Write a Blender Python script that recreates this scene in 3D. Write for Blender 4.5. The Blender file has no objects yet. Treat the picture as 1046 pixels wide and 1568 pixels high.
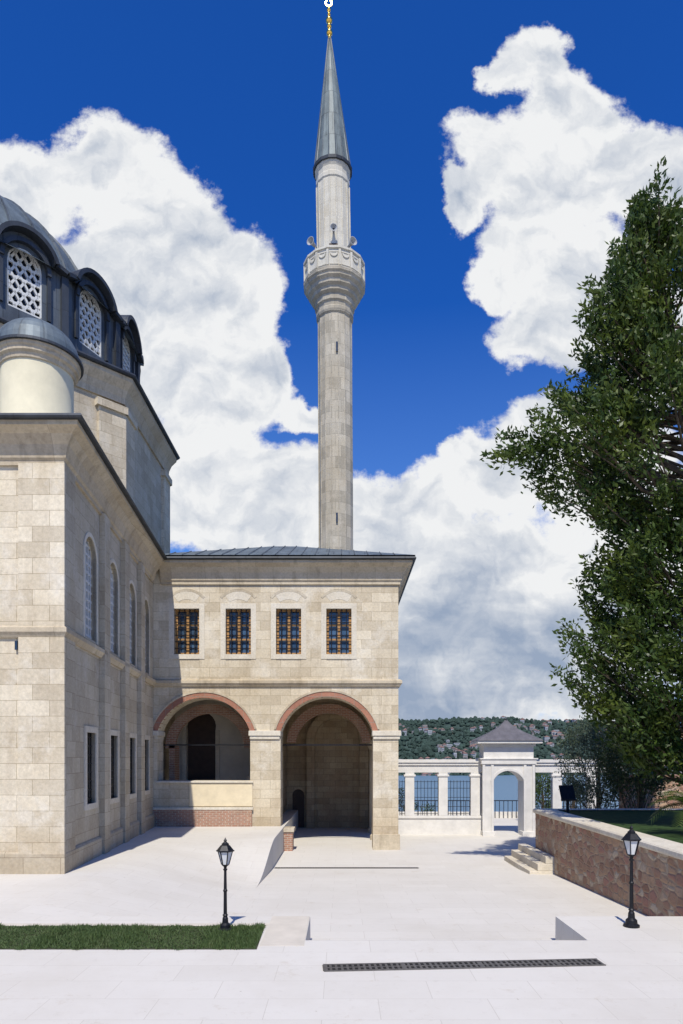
import bpy, bmesh, math, random
import numpy as np
from mathutils import Vector, Matrix, noise
from mathutils.geometry import tessellate_polygon
random.seed(7); rng=np.random.default_rng(7)
S=bpy.context.scene
EYE=2.65; F=1046.0
def WX(px,D): return (px-523)/F*D
def WZ(py,D): return EYE+(1160-py)/F*D

# ---------------- materials
def newmat(name):
    m=bpy.data.materials.new(name); m.use_nodes=True
    nt=m.node_tree; b=nt.nodes['Principled BSDF']; return m,nt,b
def N(nt,t,**k):
    n=nt.nodes.new(t)
    for a,v in k.items(): setattr(n,a,v)
    return n
def mixc(nt,a,b,f,mode='MIX'):
    m=N(nt,'ShaderNodeMix',data_type='RGBA',blend_type=mode)
    for sock,v in ((m.inputs[6],a),(m.inputs[7],b)):
        if isinstance(v,(tuple,list)): sock.default_value=(*v[:3],1)
        else: nt.links.new(v,sock)
    if isinstance(f,(int,float)): m.inputs[0].default_value=f
    else: nt.links.new(f,m.inputs[0])
    return m.outputs[2]
def noi(nt,vec,scale,detail=4,rough=.6):
    n=N(nt,'ShaderNodeTexNoise'); n.inputs['Scale'].default_value=scale
    n.inputs['Detail'].default_value=detail; n.inputs['Roughness'].default_value=rough
    if vec is not None: nt.links.new(vec,n.inputs['Vector'])
    return n.outputs['Fac']
def mr(nt,v,a,b,c,d,interp='LINEAR'):
    n=N(nt,'ShaderNodeMapRange',interpolation_type=interp); nt.links.new(v,n.inputs[0])
    for i,x in enumerate((a,b,c,d)): n.inputs[i+1].default_value=x
    return n.outputs[0]
def mapping(nt,vec,sc,loc=(0,0,0)):
    m=N(nt,'ShaderNodeMapping'); m.inputs['Scale'].default_value=sc; m.inputs['Location'].default_value=loc
    nt.links.new(vec,m.inputs[0]); return m.outputs[0]
def stone(name,c1,c2,cm,bw=.7,rh=.32,mort=.008,stain=.35,stcol=(.25,.22,.18),bump=.25,rough=.85,patch=None,grime=0):
    m,nt,b=newmat(name)
    tc=N(nt,'ShaderNodeTexCoord'); uv=tc.outputs['UV']; ob=tc.outputs['Object']
    warp=N(nt,'ShaderNodeVectorMath',operation='MULTIPLY_ADD')
    nz=N(nt,'ShaderNodeTexNoise'); nz.inputs['Scale'].default_value=1.5; nt.links.new(uv,nz.inputs['Vector'])
    nt.links.new(nz.outputs['Color'],warp.inputs[0]); warp.inputs[1].default_value=(.02,.015,0); nt.links.new(uv,warp.inputs[2])
    br=N(nt,'ShaderNodeTexBrick'); nt.links.new(warp.outputs[0],br.inputs['Vector'])
    br.inputs['Scale'].default_value=1; br.inputs['Brick Width'].default_value=bw; br.inputs['Row Height'].default_value=rh
    br.inputs['Mortar Size'].default_value=mort; br.inputs['Mortar Smooth'].default_value=.4
    br.inputs['Color1'].default_value=(*c1,1); br.inputs['Color2'].default_value=(*c2,1); br.inputs['Mortar'].default_value=(*cm,1)
    col=br.outputs['Color']
    big=mr(nt,noi(nt,ob,.45,5,.65),.35,.75,0,1)
    if patch: col=mixc(nt,col,patch,mr(nt,noi(nt,mapping(nt,ob,(1,1,1),(9,3,5)),.9,5,.7),.53,.64,0,.65))
    streak=mr(nt,noi(nt,mapping(nt,ob,(2.2,2.2,.25)),1.2,5,.65),.5,.78,0,stain)
    col=mixc(nt,col,stcol,streak)
    spots=mr(nt,noi(nt,mapping(nt,ob,(1,1,1.4),(3,7,1)),3.2,6,.75),.58,.74,0,stain*.9)
    col=mixc(nt,col,stcol,spots)
    col=mixc(nt,col,mixc(nt,col,(.82,.77,.69),1,'MULTIPLY'),big)
    fine=mr(nt,noi(nt,ob,14,4,.7),.25,.75,.82,1.14)
    comb=N(nt,'ShaderNodeCombineColor')
    for i in range(3): nt.links.new(fine,comb.inputs[i])
    col=mixc(nt,col,comb.outputs[0],1,'MULTIPLY')
    if grime:
        sp=N(nt,'ShaderNodeSeparateXYZ'); nt.links.new(ob,sp.inputs[0])
        ad=N(nt,'ShaderNodeMath',operation='MULTIPLY_ADD'); nt.links.new(noi(nt,ob,1.3,5,.7),ad.inputs[0]); ad.inputs[1].default_value=2.4; nt.links.new(sp.outputs[2],ad.inputs[2])
        col=mixc(nt,col,mixc(nt,col,(.66,.56,.44),1,'MULTIPLY'),mr(nt,ad.outputs[0],.6,2.6,grime,0))
    nt.links.new(col,b.inputs['Base Color']); b.inputs['Roughness'].default_value=rough
    b.inputs['Specular IOR Level'].default_value=.25
    h=N(nt,'ShaderNodeMath',operation='MULTIPLY_ADD'); nt.links.new(br.outputs['Fac'],h.inputs[0]); h.inputs[1].default_value=-.8
    nt.links.new(noi(nt,ob,9,5,.7),h.inputs[2])
    bp=N(nt,'ShaderNodeBump'); bp.inputs['Strength'].default_value=bump; bp.inputs['Distance'].default_value=.03
    nt.links.new(h.outputs[0],bp.inputs['Height']); nt.links.new(bp.outputs[0],b.inputs['Normal'])
    return m
def plain(name,col,rough=.6,metal=0,var=.25,scale=6,spec=.4,bump=.1):
    m,nt,b=newmat(name); tc=N(nt,'ShaderNodeTexCoord'); ob=tc.outputs['Object']
    f=noi(nt,ob,scale,4,.65)
    dk=tuple(c*(1-var) for c in col); lt=tuple(min(1,c*(1+var)) for c in col)
    nt.links.new(mixc(nt,dk,lt,mr(nt,f,.3,.7,0,1)),b.inputs['Base Color'])
    b.inputs['Roughness'].default_value=rough; b.inputs['Metallic'].default_value=metal; b.inputs['Specular IOR Level'].default_value=spec
    if bump:
        bp=N(nt,'ShaderNodeBump'); bp.inputs['Strength'].default_value=bump; bp.inputs['Distance'].default_value=.02
        nt.links.new(f,bp.inputs['Height']); nt.links.new(bp.outputs[0],b.inputs['Normal'])
    return m
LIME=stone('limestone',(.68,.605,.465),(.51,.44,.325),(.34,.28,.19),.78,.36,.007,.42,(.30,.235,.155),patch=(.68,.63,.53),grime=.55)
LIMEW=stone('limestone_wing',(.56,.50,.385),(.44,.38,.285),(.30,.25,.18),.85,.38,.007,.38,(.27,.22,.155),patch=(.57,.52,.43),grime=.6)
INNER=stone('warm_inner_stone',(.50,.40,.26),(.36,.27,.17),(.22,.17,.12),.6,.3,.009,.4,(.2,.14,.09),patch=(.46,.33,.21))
TRIM=stone('limestone_trim',(.57,.50,.38),(.46,.39,.285),(.3,.26,.2),1.3,3,.005,.65,(.22,.18,.12))
FRAME=stone('pale_window_stone',(.68,.63,.53),(.61,.56,.46),(.5,.46,.4),3,3,.002,.2)
MINA=stone('minaret_stone',(.53,.485,.39),(.36,.33,.265),(.24,.22,.18),.9,.6,.009,.4,(.22,.2,.15),patch=(.52,.47,.38))
MINW=stone('minaret_pale_stone',(.60,.58,.51),(.51,.49,.42),(.38,.36,.32),1.2,.8,.006,.3,(.3,.3,.27))
REDARCH=stone('red_arch_stone',(.42,.20,.13),(.34,.16,.11),(.3,.25,.2),.5,.5,.01,.2)
BRICK=stone('old_brick',(.40,.19,.12),(.30,.15,.10),(.45,.39,.32),.24,.075,.014,.25,patch=(.52,.38,.28))
PLAS=plain('cream_plaster',(.68,.58,.40),.9,0,.1,3,.2)
PLASW=plain('white_plaster',(.60,.55,.46),.9,0,.12,1.5,.2)
PLASTUR=plain('turret_plaster',(.64,.585,.42),.9,0,.08,2,.2)
MARB=plain('white_marble',(.64,.615,.57),.6,0,.1,2.5,.3)
IRON=plain('black_iron',(.02,.02,.022),.45,.6,.3,20)
DARK=plain('dark_glass',(.02,.03,.045),.12,0,.3,3,.8,0)
BGL=plain('blue_window_glass',(.05,.09,.15),.15,0,.5,2,.8,0)
DOORD=plain('dark_wood',(.05,.03,.022),.6,0,.3,5)
WOODF=plain('orange_wood_frame',(.36,.19,.06),.6,0,.3,9)
GOLD=plain('gilded_metal',(.85,.52,.12),.25,1,.1,5,bump=0)
WHITE=plain('white_painted_lattice',(.58,.58,.55),.7,0,.1,5)
GREYS=plain('speaker_grey',(.35,.36,.37),.5,0,.1,5)
LGL=plain('frosted_lamp_glass',(.6,.6,.58),.25,0,.08,7,.6,0)
RUB,nt,b=newmat('red_rubble_stone'); tc=N(nt,'ShaderNodeTexCoord'); uvm=mapping(nt,tc.outputs['UV'],(3.2,5.6,1))
nzr=N(nt,'ShaderNodeTexNoise'); nzr.inputs['Scale'].default_value=1.2; nt.links.new(uvm,nzr.inputs['Vector'])
va=N(nt,'ShaderNodeVectorMath',operation='MULTIPLY_ADD'); nt.links.new(nzr.outputs['Color'],va.inputs[0]); va.inputs[1].default_value=(.5,.4,0); nt.links.new(uvm,va.inputs[2])
v1=N(nt,'ShaderNodeTexVoronoi',feature='F1'); v2=N(nt,'ShaderNodeTexVoronoi',feature='DISTANCE_TO_EDGE')
for v_ in (v1,v2): v_.inputs['Scale'].default_value=1; v_.inputs['Randomness'].default_value=.7; nt.links.new(va.outputs[0],v_.inputs['Vector'])
sc=N(nt,'ShaderNodeSeparateColor'); nt.links.new(v1.outputs['Color'],sc.inputs[0])
c=mixc(nt,(.25,.13,.08),(.44,.29,.18),sc.outputs[0]); c=mixc(nt,c,(.33,.17,.12),mr(nt,sc.outputs[1],.5,.8,0,1)); c=mixc(nt,c,(.46,.37,.27),mr(nt,sc.outputs[2],.75,.9,0,1))
c=mixc(nt,c,(.15,.11,.08),mr(nt,noi(nt,tc.outputs['Object'],5,5,.7),.5,.75,0,.7))
edge=mr(nt,v2.outputs['Distance'],.02,.09,.8,0); c=mixc(nt,c,(.33,.24,.16),edge)
nt.links.new(c,b.inputs['Base Color']); b.inputs['Roughness'].default_value=.9
hh_=N(nt,'ShaderNodeMath',operation='ADD'); nt.links.new(mr(nt,v2.outputs['Distance'],0,.18,0,1),hh_.inputs[0]); nt.links.new(noi(nt,tc.outputs['Object'],11,5,.7),hh_.inputs[1])
bp=N(nt,'ShaderNodeBump'); bp.inputs['Strength'].default_value=.6; bp.inputs['Distance'].default_value=.04; nt.links.new(hh_.outputs[0],bp.inputs['Height']); nt.links.new(bp.outputs[0],b.inputs['Normal'])
def lead(name,c,sw=.6,met=.2,rough=.55):
    m,nt,b=newmat(name); tc=N(nt,'ShaderNodeTexCoord')
    br=N(nt,'ShaderNodeTexBrick'); nt.links.new(tc.outputs['UV'],br.inputs['Vector']); br.offset=0.5
    br.inputs['Scale'].default_value=1; br.inputs['Brick Width'].default_value=sw; br.inputs['Row Height'].default_value=1.3; br.inputs['Mortar Size'].default_value=.018
    br.inputs['Color1'].default_value=(*c,1); br.inputs['Color2'].default_value=(*[x*.72 for x in c],1); br.inputs['Mortar'].default_value=(*[x*.4 for x in c],1)
    f=mr(nt,noi(nt,mapping(nt,tc.outputs['Object'],(1.6,1.6,.6)),1.2,5,.7),.38,.68,0,.65)
    nt.links.new(mixc(nt,br.outputs['Color'],tuple(x*1.9 for x in c),f),b.inputs['Base Color'])
    b.inputs['Metallic'].default_value=met; b.inputs['Roughness'].default_value=rough
    bp=N(nt,'ShaderNodeBump'); bp.inputs['Strength'].default_value=.6; bp.inputs['Distance'].default_value=.05; bp.invert=True
    nt.links.new(br.outputs['Fac'],bp.inputs['Height']); nt.links.new(bp.outputs[0],b.inputs['Normal'])
    return m
LEAD=lead('lead_sheet',(.095,.118,.13)); LEADD=lead('dark_lead',(.03,.035,.042),1.2); LEADM=lead('mid_lead',(.07,.083,.095),.5)

# ---------------- mesh builder
def empty(name,loc=(0,0,0)):
    o=bpy.data.objects.new(name,None); S.collection.objects.link(o); o.location=loc; o.empty_display_size=.3; return o
ID=lambda u,n,z:(u,n,z)
class MB:
    def __init__(s): s.v=[]; s.f=[]; s.uv=None
    def quad(s,*p):
        i=len(s.v); s.v+= [tuple(q) for q in p]; s.f.append(tuple(range(i,i+len(p))))
    def box(s,u0,u1,n0,n1,z0,z1,xf=ID):
        i=len(s.v)
        for z in (z0,z1):
            for (u,n) in ((u0,n0),(u1,n0),(u1,n1),(u0,n1)): s.v.append(tuple(xf(u,n,z)))
        s.f+=[(i,i+3,i+2,i+1),(i+4,i+5,i+6,i+7)]+[(i+a,i+(a+1)%4,i+4+(a+1)%4,i+4+a) for a in range(4)]
    def bar(s,xf,u0,z0,u1,z1,w,n0,n1):
        d=Vector((u1-u0,z1-z0)); 
        if d.length<1e-5: return
        d.normalize(); t=Vector((-d.y,d.x))*w/2; i=len(s.v)
        for n in (n0,n1):
            for (a,b) in ((u0+t.x,z0+t.y),(u0-t.x,z0-t.y),(u1-t.x,z1-t.y),(u1+t.x,z1+t.y)): s.v.append(tuple(xf(a,n,b)))
        s.f+=[(i,i+1,i+2,i+3),(i+7,i+6,i+5,i+4)]+[(i+a,i+4+a,i+4+(a+1)%4,i+(a+1)%4) for a in range(4)]
    def ring(s,xf,uc,zc,ri,ro,a0,a1,n0,n1,seg=24):
        P=[]
        for k in range(seg+1):
            a=a0+(a1-a0)*k/seg; c,sn=math.cos(a),math.sin(a); i=len(s.v)
            for (r,n) in ((ri,n0),(ro,n0),(ro,n1),(ri,n1)): s.v.append(tuple(xf(uc+r*c,n,zc+r*sn)))
            P.append(i)
        for k in range(seg):
            for a in range(4): s.f.append((P[k]+a,P[k]+(a+1)%4,P[k+1]+(a+1)%4,P[k+1]+a))
        s.f.append(tuple(P[0]+a for a in range(4))); s.f.append(tuple(P[-1]+3-a for a in range(4)))
    def panel(s,xf,outline,holes=(),n=0,depth=.35):
        polys=[[Vector((a,b,0)) for a,b in outline]]+[[Vector((a,b,0)) for a,b in h] for h in holes]
        tris=tessellate_polygon(polys); i=len(s.v)
        for p in polys:
            for q in p: s.v.append(tuple(xf(q.x,n,q.y)))
        for t in tris: s.f.append(tuple(i+a for a in t))
        if depth:
            for h in holes:
                m=len(h)
                for k in range(m):
                    a,b=h[k],h[(k+1)%m]
                    s.quad(xf(a[0],n,a[1]),xf(b[0],n,b[1]),xf(b[0],n-depth,b[1]),xf(a[0],n-depth,a[1]))
    def sweep(s,path,prof,closed=False):
        n=len(path); M=[]
        for k in range(n):
            def nr(a,b):
                d=Vector((b[0]-a[0],b[1]-a[1])).normalized(); return Vector((d.y,-d.x))
            n1=nr(path[k-1],path[k]) if (k>0 or closed) else None
            n2=nr(path[k],path[(k+1)%n]) if (k<n-1 or closed) else None
            if n1 is None: m=n2
            elif n2 is None: m=n1
            else: m=(n1+n2)/(1+n1.dot(n2))
            M.append(m)
        idx=[]
        for k in range(n):
            idx.append(len(s.v))
            for (o,z) in prof: s.v.append((path[k][0]+M[k].x*o,path[k][1]+M[k].y*o,z))
        for k in range(n if closed else n-1):
            a,b=idx[k],idx[(k+1)%n]
            for j in range(len(prof)-1): s.f.append((a+j,b+j,b+j+1,a+j+1))
        if not closed:
            s.f.append(tuple(idx[0]+j for j in range(len(prof)))); s.f.append(tuple(idx[-1]+len(prof)-1-j for j in range(len(prof))))
    def lathe(s,cx,cy,prof,n=32,rot=0):
        if s.uv is None: s.uv={}
        i=len(s.v); m=len(prof)
        for k in range(n):
            a=rot+2*math.pi*k/n
            for (r,z) in prof: s.v.append((cx+r*math.cos(a),cy+r*math.sin(a),z))
        L=[0]
        for j in range(m-1): L.append(L[-1]+math.hypot(prof[j+1][0]-prof[j][0],prof[j+1][1]-prof[j][1]))
        R=max(p[0] for p in prof)
        for k in range(n):
            for j in range(m-1):
                k2=(k+1)%n; s.uv[len(s.f)]=[(2*math.pi*R*k/n,L[j]),(2*math.pi*R*(k+1)/n,L[j]),(2*math.pi*R*(k+1)/n,L[j+1]),(2*math.pi*R*k/n,L[j+1])]
                s.f.append((i+k*m+j,i+k2*m+j,i+k2*m+j+1,i+k*m+j+1))
    def build(s,name,mat,parent=None,smooth=False,bevel=0,fix=True):
        me=bpy.data.meshes.new(name); me.from_pydata(s.v,[],s.f); me.update()
        uvl=me.uv_layers.new(name='UVMap')
        for p in me.polygons:
            if s.uv and p.index in s.uv and len(p.vertices)==4:
                for li,u in zip(p.loop_indices,s.uv[p.index]): uvl.data[li].uv=u
                continue
            nn=p.normal
            if abs(nn.z)>.75: 
                for li in p.loop_indices:
                    c=me.vertices[me.loops[li].vertex_index].co; uvl.data[li].uv=(c.x,c.y)
            else:
                t=Vector((-nn.y,nn.x,0)).normalized()
                if abs(t.x)>=abs(t.y):
                    if t.x<0: t=-t
                elif t.y<0: t=-t
                for li in p.loop_indices:
                    c=me.vertices[me.loops[li].vertex_index].co; uvl.data[li].uv=(c.dot(t),c.z)
        if fix:
            bm=bmesh.new(); bm.from_mesh(me); bmesh.ops.recalc_face_normals(bm,faces=bm.faces); bm.to_mesh(me); bm.free()
        if smooth: 
            for p in me.polygons: p.use_smooth=True
        o=bpy.data.objects.new(name,me); S.collection.objects.link(o); me.materials.append(mat)
        if parent: o.parent=parent
        if bevel:
            md=o.modifiers.new('bev','BEVEL'); md.width=bevel; md.segments=2; md.limit_method='ANGLE'
        return o
def one(name,mat,parent,fn,**k):
    m=MB(); fn(m); return m.build(name,mat,parent,**k)
def archpts(uc,z0,zs,w,rise,seg=20):
    R=(w*w+rise*rise)/(2*rise); cz=zs+rise-R; a=math.asin(min(1,w/R)); 
    if rise>w: a=math.pi-a
    pts=[(uc-w,z0)]
    for k in range(seg+1):
        t=-a+2*a*k/seg; pts.append((uc+R*math.sin(t),cz+R*math.cos(t)))
    pts.append((uc+w,z0)); return pts,R,cz,a

# ---------------- ground
def ss(t): t=max(0,min(1,t)); return t*t*(3-2*t)
def gz(x,y):
    if y>41: return -.9-ss((y-41)/60)*50
    if y<9.9: return 0
    inr=-.52<x<3.57
    if y<11.4: return -.45*(y-9.9)/1.7 if inr else 0
    d=.45*(y-9.9)/1.7 if y<11.6 else .45+.45*min(1,(y-11.6)/10.2)
    if x>-2.2: f=1
    else: f=ss((x+5.8)/3.6)*(1-ss((y-17.5)/5.2))
    return -d*f
e=.0015
xs=sorted(set([-3000,-900,-300,-100,-40,-20,-12,-9,-7.5,60,100,300,900,3000]+[round(-6.5+i*.2,3) for i in range(21)]+[-2.2-e,-2.2+e,-.52-e,-.52+e,3.57-e,3.57+e]+[-1.6,0,1,2,3,4,5,6,8,10,14,20,30]))
ys=sorted(set([-3000,-500,-50,-10,0,4,8,9.9,10.4,10.9,11.4-e,11.4+e,11.6,24,26,30,35,41,45,50,55,60,65,70,75,80,85,90,95,101,300,1000,4000]+[12+i*.4 for i in range(28)]))
g=MB(); nx=len(xs)
for y in ys:
    for x in xs: g.v.append((x,y,gz(x,y)))
for j in range(len(ys)-1):
    for i in range(nx-1): g.f.append((j*nx+i,j*nx+i+1,(j+1)*nx+i+1,(j+1)*nx+i))
PAV,nt,b=newmat('pale_stone_paving'); tc=N(nt,'ShaderNodeTexCoord'); ob=tc.outputs['Object']
br=N(nt,'ShaderNodeTexBrick'); nt.links.new(mapping(nt,ob,(1,1,1),(.2,.3,0)),br.inputs['Vector']); br.inputs['Scale'].default_value=1
br.inputs['Brick Width'].default_value=1.2; br.inputs['Row Height'].default_value=.6; br.inputs['Mortar Size'].default_value=.004
br.inputs['Color1'].default_value=(.60,.57,.515,1); br.inputs['Color2'].default_value=(.575,.545,.49,1); br.inputs['Mortar'].default_value=(.47,.435,.38,1)
c=mixc(nt,br.outputs['Color'],(.49,.45,.385),mr(nt,noi(nt,ob,.45,6,.7),.45,.78,0,.55))
c=mixc(nt,c,(.43,.39,.33),mr(nt,noi(nt,ob,6,6,.75),.56,.8,0,.5))
c=mixc(nt,c,(.42,.35,.26),mr(nt,noi(nt,mapping(nt,ob,(1,1,1),(4,8,1)),1.7,6,.8),.60,.70,0,.4))
c=mixc(nt,c,(.25,.19,.12),mr(nt,noi(nt,mapping(nt,ob,(1,1,1),(1,5,2)),9,3,.6),.735,.76,0,.7))
sp=N(nt,'ShaderNodeSeparateXYZ'); nt.links.new(ob,sp.inputs[0])
c=mixc(nt,(.04,.06,.02),c,mr(nt,sp.outputs[2],-1.6,-1.1,0,1))
nt.links.new(c,b.inputs['Base Color']); b.inputs['Roughness'].default_value=.8; b.inputs['Specular IOR Level'].default_value=.2
bp=N(nt,'ShaderNodeBump'); bp.inputs['Strength'].default_value=.12; bp.inputs['Distance'].default_value=.01; nt.links.new(noi(nt,ob,25,4,.7),bp.inputs['Height']); nt.links.new(bp.outputs[0],b.inputs['Normal'])
g.build('ground',PAV,fix=False)

# ---------------- sea + hills
WAT,nt,b=newmat('sea_water'); b.inputs['Base Color'].default_value=(.06,.15,.24,1); b.inputs['Roughness'].default_value=.35; b.inputs['Specular IOR Level'].default_value=.4
bp=N(nt,'ShaderNodeBump'); tc=N(nt,'ShaderNodeTexCoord'); nt.links.new(noi(nt,tc.outputs['Object'],.3,6,.7),bp.inputs['Height']); bp.inputs['Strength'].default_value=.5; bp.inputs['Distance'].default_value=1
nt.links.new(bp.outputs[0],b.inputs['Normal'])
SEA=-24
one('sea',WAT,None,lambda m:m.quad((-4000,60,SEA),(4000,60,SEA),(4000,6000,SEA),(-4000,6000,SEA)))
def hh(x,y):
    r=ss((y-1000)/560); n=noise.fractal(Vector((x/420,y/420,3.1)),1,2,5)
    base=101+13*math.sin(x/330+.6)-.035*(x-350)*(1 if x>350 else 0)
    return SEA-6+r*(base+n*18)+ss((y-1000)/60)*8+r*noise.noise(Vector((x/60,y/60,0)))*5
HILL=plain('hill_vegetation',(.045,.07,.06),.95,0,.4,.03,.1,0)  # distance haze is painted into this bluish, greyed green
h=MB(); hx=[-1800+i*24 for i in range(151)]; hy=[980+i*22 for i in range(42)]
for y in hy:
    for x in hx: h.v.append((x,y,hh(x,y)))
for j in range(len(hy)-1):
    for i in range(len(hx)-1): k=j*len(hx)+i; h.f.append((k,k+1,k+len(hx)+1,k+len(hx)))
h.build('hills',HILL,smooth=True,fix=False)
tw=empty('hillside_town'); A,B,C,D_=MB(),MB(),MB(),MB()
for k in range(1900):
    x=random.uniform(-400,950); y=1008+abs(random.gauss(0,.6))*480
    if y>1600: continue
    if noise.noise(Vector((x/90,y/90,7)))<.0: continue
    z=hh(x,y); w=random.uniform(5,11); d=random.uniform(7,11); ht=random.uniform(4,9)
    (A if random.random()<.55 else B).box(x-w/2,x+w/2,y-d/2,y+d/2,z-6,z+ht)
    if random.random()<.75:
        t=z+ht; o=.6; P=[(x-w/2-o,y-d/2-o,t),(x+w/2+o,y-d/2-o,t),(x+w/2+o,y+d/2+o,t),(x-w/2-o,y+d/2+o,t)]; q=(x,y,t+2.8)
        for a in range(4): C.quad(P[a],P[(a+1)%4],q)
    for f in range(2): D_.box(x-w/2+.8,x+w/2-.8,y-d/2-.2,y-d/2-.05,z+1+f*3,z+2.2+f*3)
A.build('white_house_walls',plain('hill_white_wall',(.30,.315,.33),.9,0,.2,.05),tw); B.build('cream_house_walls',plain('hill_cream_wall',(.25,.225,.21),.9,0,.3,.05),tw)  # wall base colours mixed toward blue-grey to stand in for haze
C.build('tile_roofs',plain('hill_tile',(.19,.115,.095),.9,0,.3,.05),tw); D_.build('house_windows',plain('hill_win',(.10,.11,.14),.5),tw)  # roof and window colours also carry the painted-in haze
t=MB()
for k in range(9000):
    x=random.uniform(-400,1000); y=random.uniform(1000,1640); z=hh(x,y); r=random.uniform(2.5,5.5); hz=r*random.uniform(.9,1.5)
    i=len(t.v); n=6
    for (rr,zz) in ((.75,.1),(1,.6),(.6,1.15)):
        for a in range(n):
            q=a*math.pi*2/n+random.random()*.5; s_=rr*r*random.uniform(.8,1.15); t.v.append((x+s_*math.cos(q),y+s_*math.sin(q),z+zz*hz))
    t.v.append((x,y,z+1.4*hz))
    for l in range(2):
        for a in range(n): t.f.append((i+l*n+a,i+l*n+(a+1)%n,i+(l+1)*n+(a+1)%n,i+(l+1)*n+a))
    for a in range(n): t.f.append((i+2*n+a,i+2*n+(a+1)%n,i+3*n))
t.build('distant_trees',plain('distant_tree_foliage',(.038,.06,.048),.95,0,.5,.04,.1,0),fix=False)  # foliage base colour has the distance haze mixed in

# ---------------- mosque wing + hall
MOS=empty('mosque'); C0=Vector((-6.38,15.6)); J=Vector((-7.24,26.3)); dv=(J-C0); LW=dv.length; dv.normalize(); nv=Vector((dv.y,-dv.x))
def xw(u,n,z): p=C0+dv*u+nv*n; return (p.x,p.y,z)
def uD(D): return (D-15.6)/dv.y
wins=[17.85,20.2,22.6,24.9]; holes=[]; up=[]; lo=[]
for D in wins:
    u=uD(D); p,R,cz,a=archpts(u,5.75,7.85,.55,.55,14); holes.append(p); up.append((u,R,cz))
    holes.append([(u-.42,1.45),(u-.42,3.3),(u+.42,3.3),(u+.42,1.45)]); lo.append(u)
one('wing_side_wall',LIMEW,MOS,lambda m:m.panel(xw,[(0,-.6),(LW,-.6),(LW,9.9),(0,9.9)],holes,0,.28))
xf1=lambda u,n,z:(u,15.6-n,z)
one('wing_front_wall',LIME,MOS,lambda m:m.panel(xf1,[(-24,-.6),(C0.x,-.6),(C0.x,9.9),(-24,9.9)]))
def f(m):
    for D in (19.02,21.4,23.75): u=uD(D); m.box(u-.3,u+.3,-.02,.14,-.6,9.35,xw)
    m.box(-.0,.75,-.02,.07,-.6,9.35,xw); 
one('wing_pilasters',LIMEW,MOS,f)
def f(m):
    m.box(-7.35,-6.30,-.02,.07,-.6,9.35,xf1); m.box(-12.2,-11.2,-.02,.07,-.6,9.35,xf1)
one('front_pilasters',LIME,MOS,f)
def f(m):
    for u in lo:
        for (a,b,c_,d) in ((u-.58,u-.42,1.3,3.46),(u+.42,u+.58,1.3,3.46),(u-.42,u+.42,3.3,3.46),(u-.42,u+.42,1.3,1.45)): m.box(a,b,-.1,.04,c_,d,xw)
    for (u,R,cz) in up:
        m.ring(xw,u,cz,.55,.66,0,math.pi,-.1,.02,14); m.box(u-.66,u-.55,-.1,.02,5.7,cz,xw); m.box(u+.55,u+.66,-.1,.02,5.7,cz,xw)
one('wing_window_frames',FRAME,MOS,f)
def f(m):
    for u in lo: m.box(u-.42,u+.42,-.27,-.25,1.45,3.3,xw)
one('wing_lower_glass',DARK,MOS,f)
one('wing_upper_glass',plain('wing_leaded_glass',(.16,.19,.23),.3,0,.2,8),MOS,lambda m:[m.box(u-.55,u+.55,-.2,-.18,5.75,8.4,xw) for (u,R,cz) in up])
def f(m):
    for u in lo:
        for k in range(5): a=u-.42+.84*(k+.5)/5; m.box(a-.012,a+.012,-.1,-.07,1.45,3.3,xw)
        for k in range(8): z=1.45+1.85*(k+.5)/8; m.box(u-.42,u+.42,-.09,-.075,z-.012,z+.012,xw)
one('wing_window_grilles',IRON,MOS,f)
def f(m):
    for (u,R,cz) in up:
        for k in range(5):
            a=u-.55+1.1*(k+.5)/5; top=cz+math.sqrt(max(0,.55**2-(a-u)**2)); m.box(a-.03,a+.03,-.17,-.12,5.75,top,xw)
        for k in range(11):
            z=5.75+2.6*(k+.5)/11; hw=.55 if z<cz else math.sqrt(max(0,.55**2-(z-cz)**2)); m.box(u-hw,u+hw,-.165,-.125,z-.03,z+.03,xw)
one('wing_upper_lattice',WHITE,MOS,f)
one('wall_vent',DARK,MOS,lambda m:m.box(-7.43,-7.37,-.05,.075,5.1,5.3,xf1))
XR=2.19
corn=[(0,9.3),(.07,9.3),(.07,9.4),(.12,9.45),(.14,9.55),(.2,9.72),(.33,9.9),(.46,10.0),(.5,10.02),(.5,10.12),(0,10.12)]
lip=[(.44,10.125),(.6,10.125),(.63,10.16),(.6,10.22),(0,10.3)]
strg=[(0,5.38),(.06,5.38),(.1,5.45),(.14,5.5),(.14,5.6),(.04,5.66),(0,5.66)]
pW=[(-24,15.6),tuple(C0),tuple(J)]
full=[(-24,15.6),tuple(C0),tuple(J),(XR,26.3),(XR,35.2)]
one('wing_cornice',TRIM,MOS,lambda m:m.sweep([(-24,15.6),tuple(C0),(J.x+.005,J.y-.3)],corn))
one('eaves_lead_edge',LEADD,MOS,lambda m:m.sweep(full,lip))
one('string_course',TRIM,MOS,lambda m:m.sweep(full,strg))
one('plinth',LIMEW,MOS,lambda m:m.sweep(pW,[(0,-.6),(.08,-.6),(.08,.45),(.03,.5),(0,.5)]))
one('wing_roof',LEAD,MOS,lambda m:m.quad((-24,15.1,10.25),(-5.9,15.1,10.25),(-6.8,26.3,10.25),(-9,35,11.2),(-24,35,11.2)))
TU=(-7.72,17.35)
zt=WZ(556,17.35)
one('turret_drum',PLASTUR,MOS,lambda m:m.lathe(*TU,[(.95,9.9),(.95,10.3),(.86,10.4),(.86,zt-.34)],40),smooth=True)
one('turret_moulding',TRIM,MOS,lambda m:m.lathe(*TU,[(.86,zt-.36),(.9,zt-.34),(.92,zt-.24),(.98,zt-.2),(.99,zt-.12),(1.03,zt-.08),(1.03,zt-.004)],40))
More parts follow.
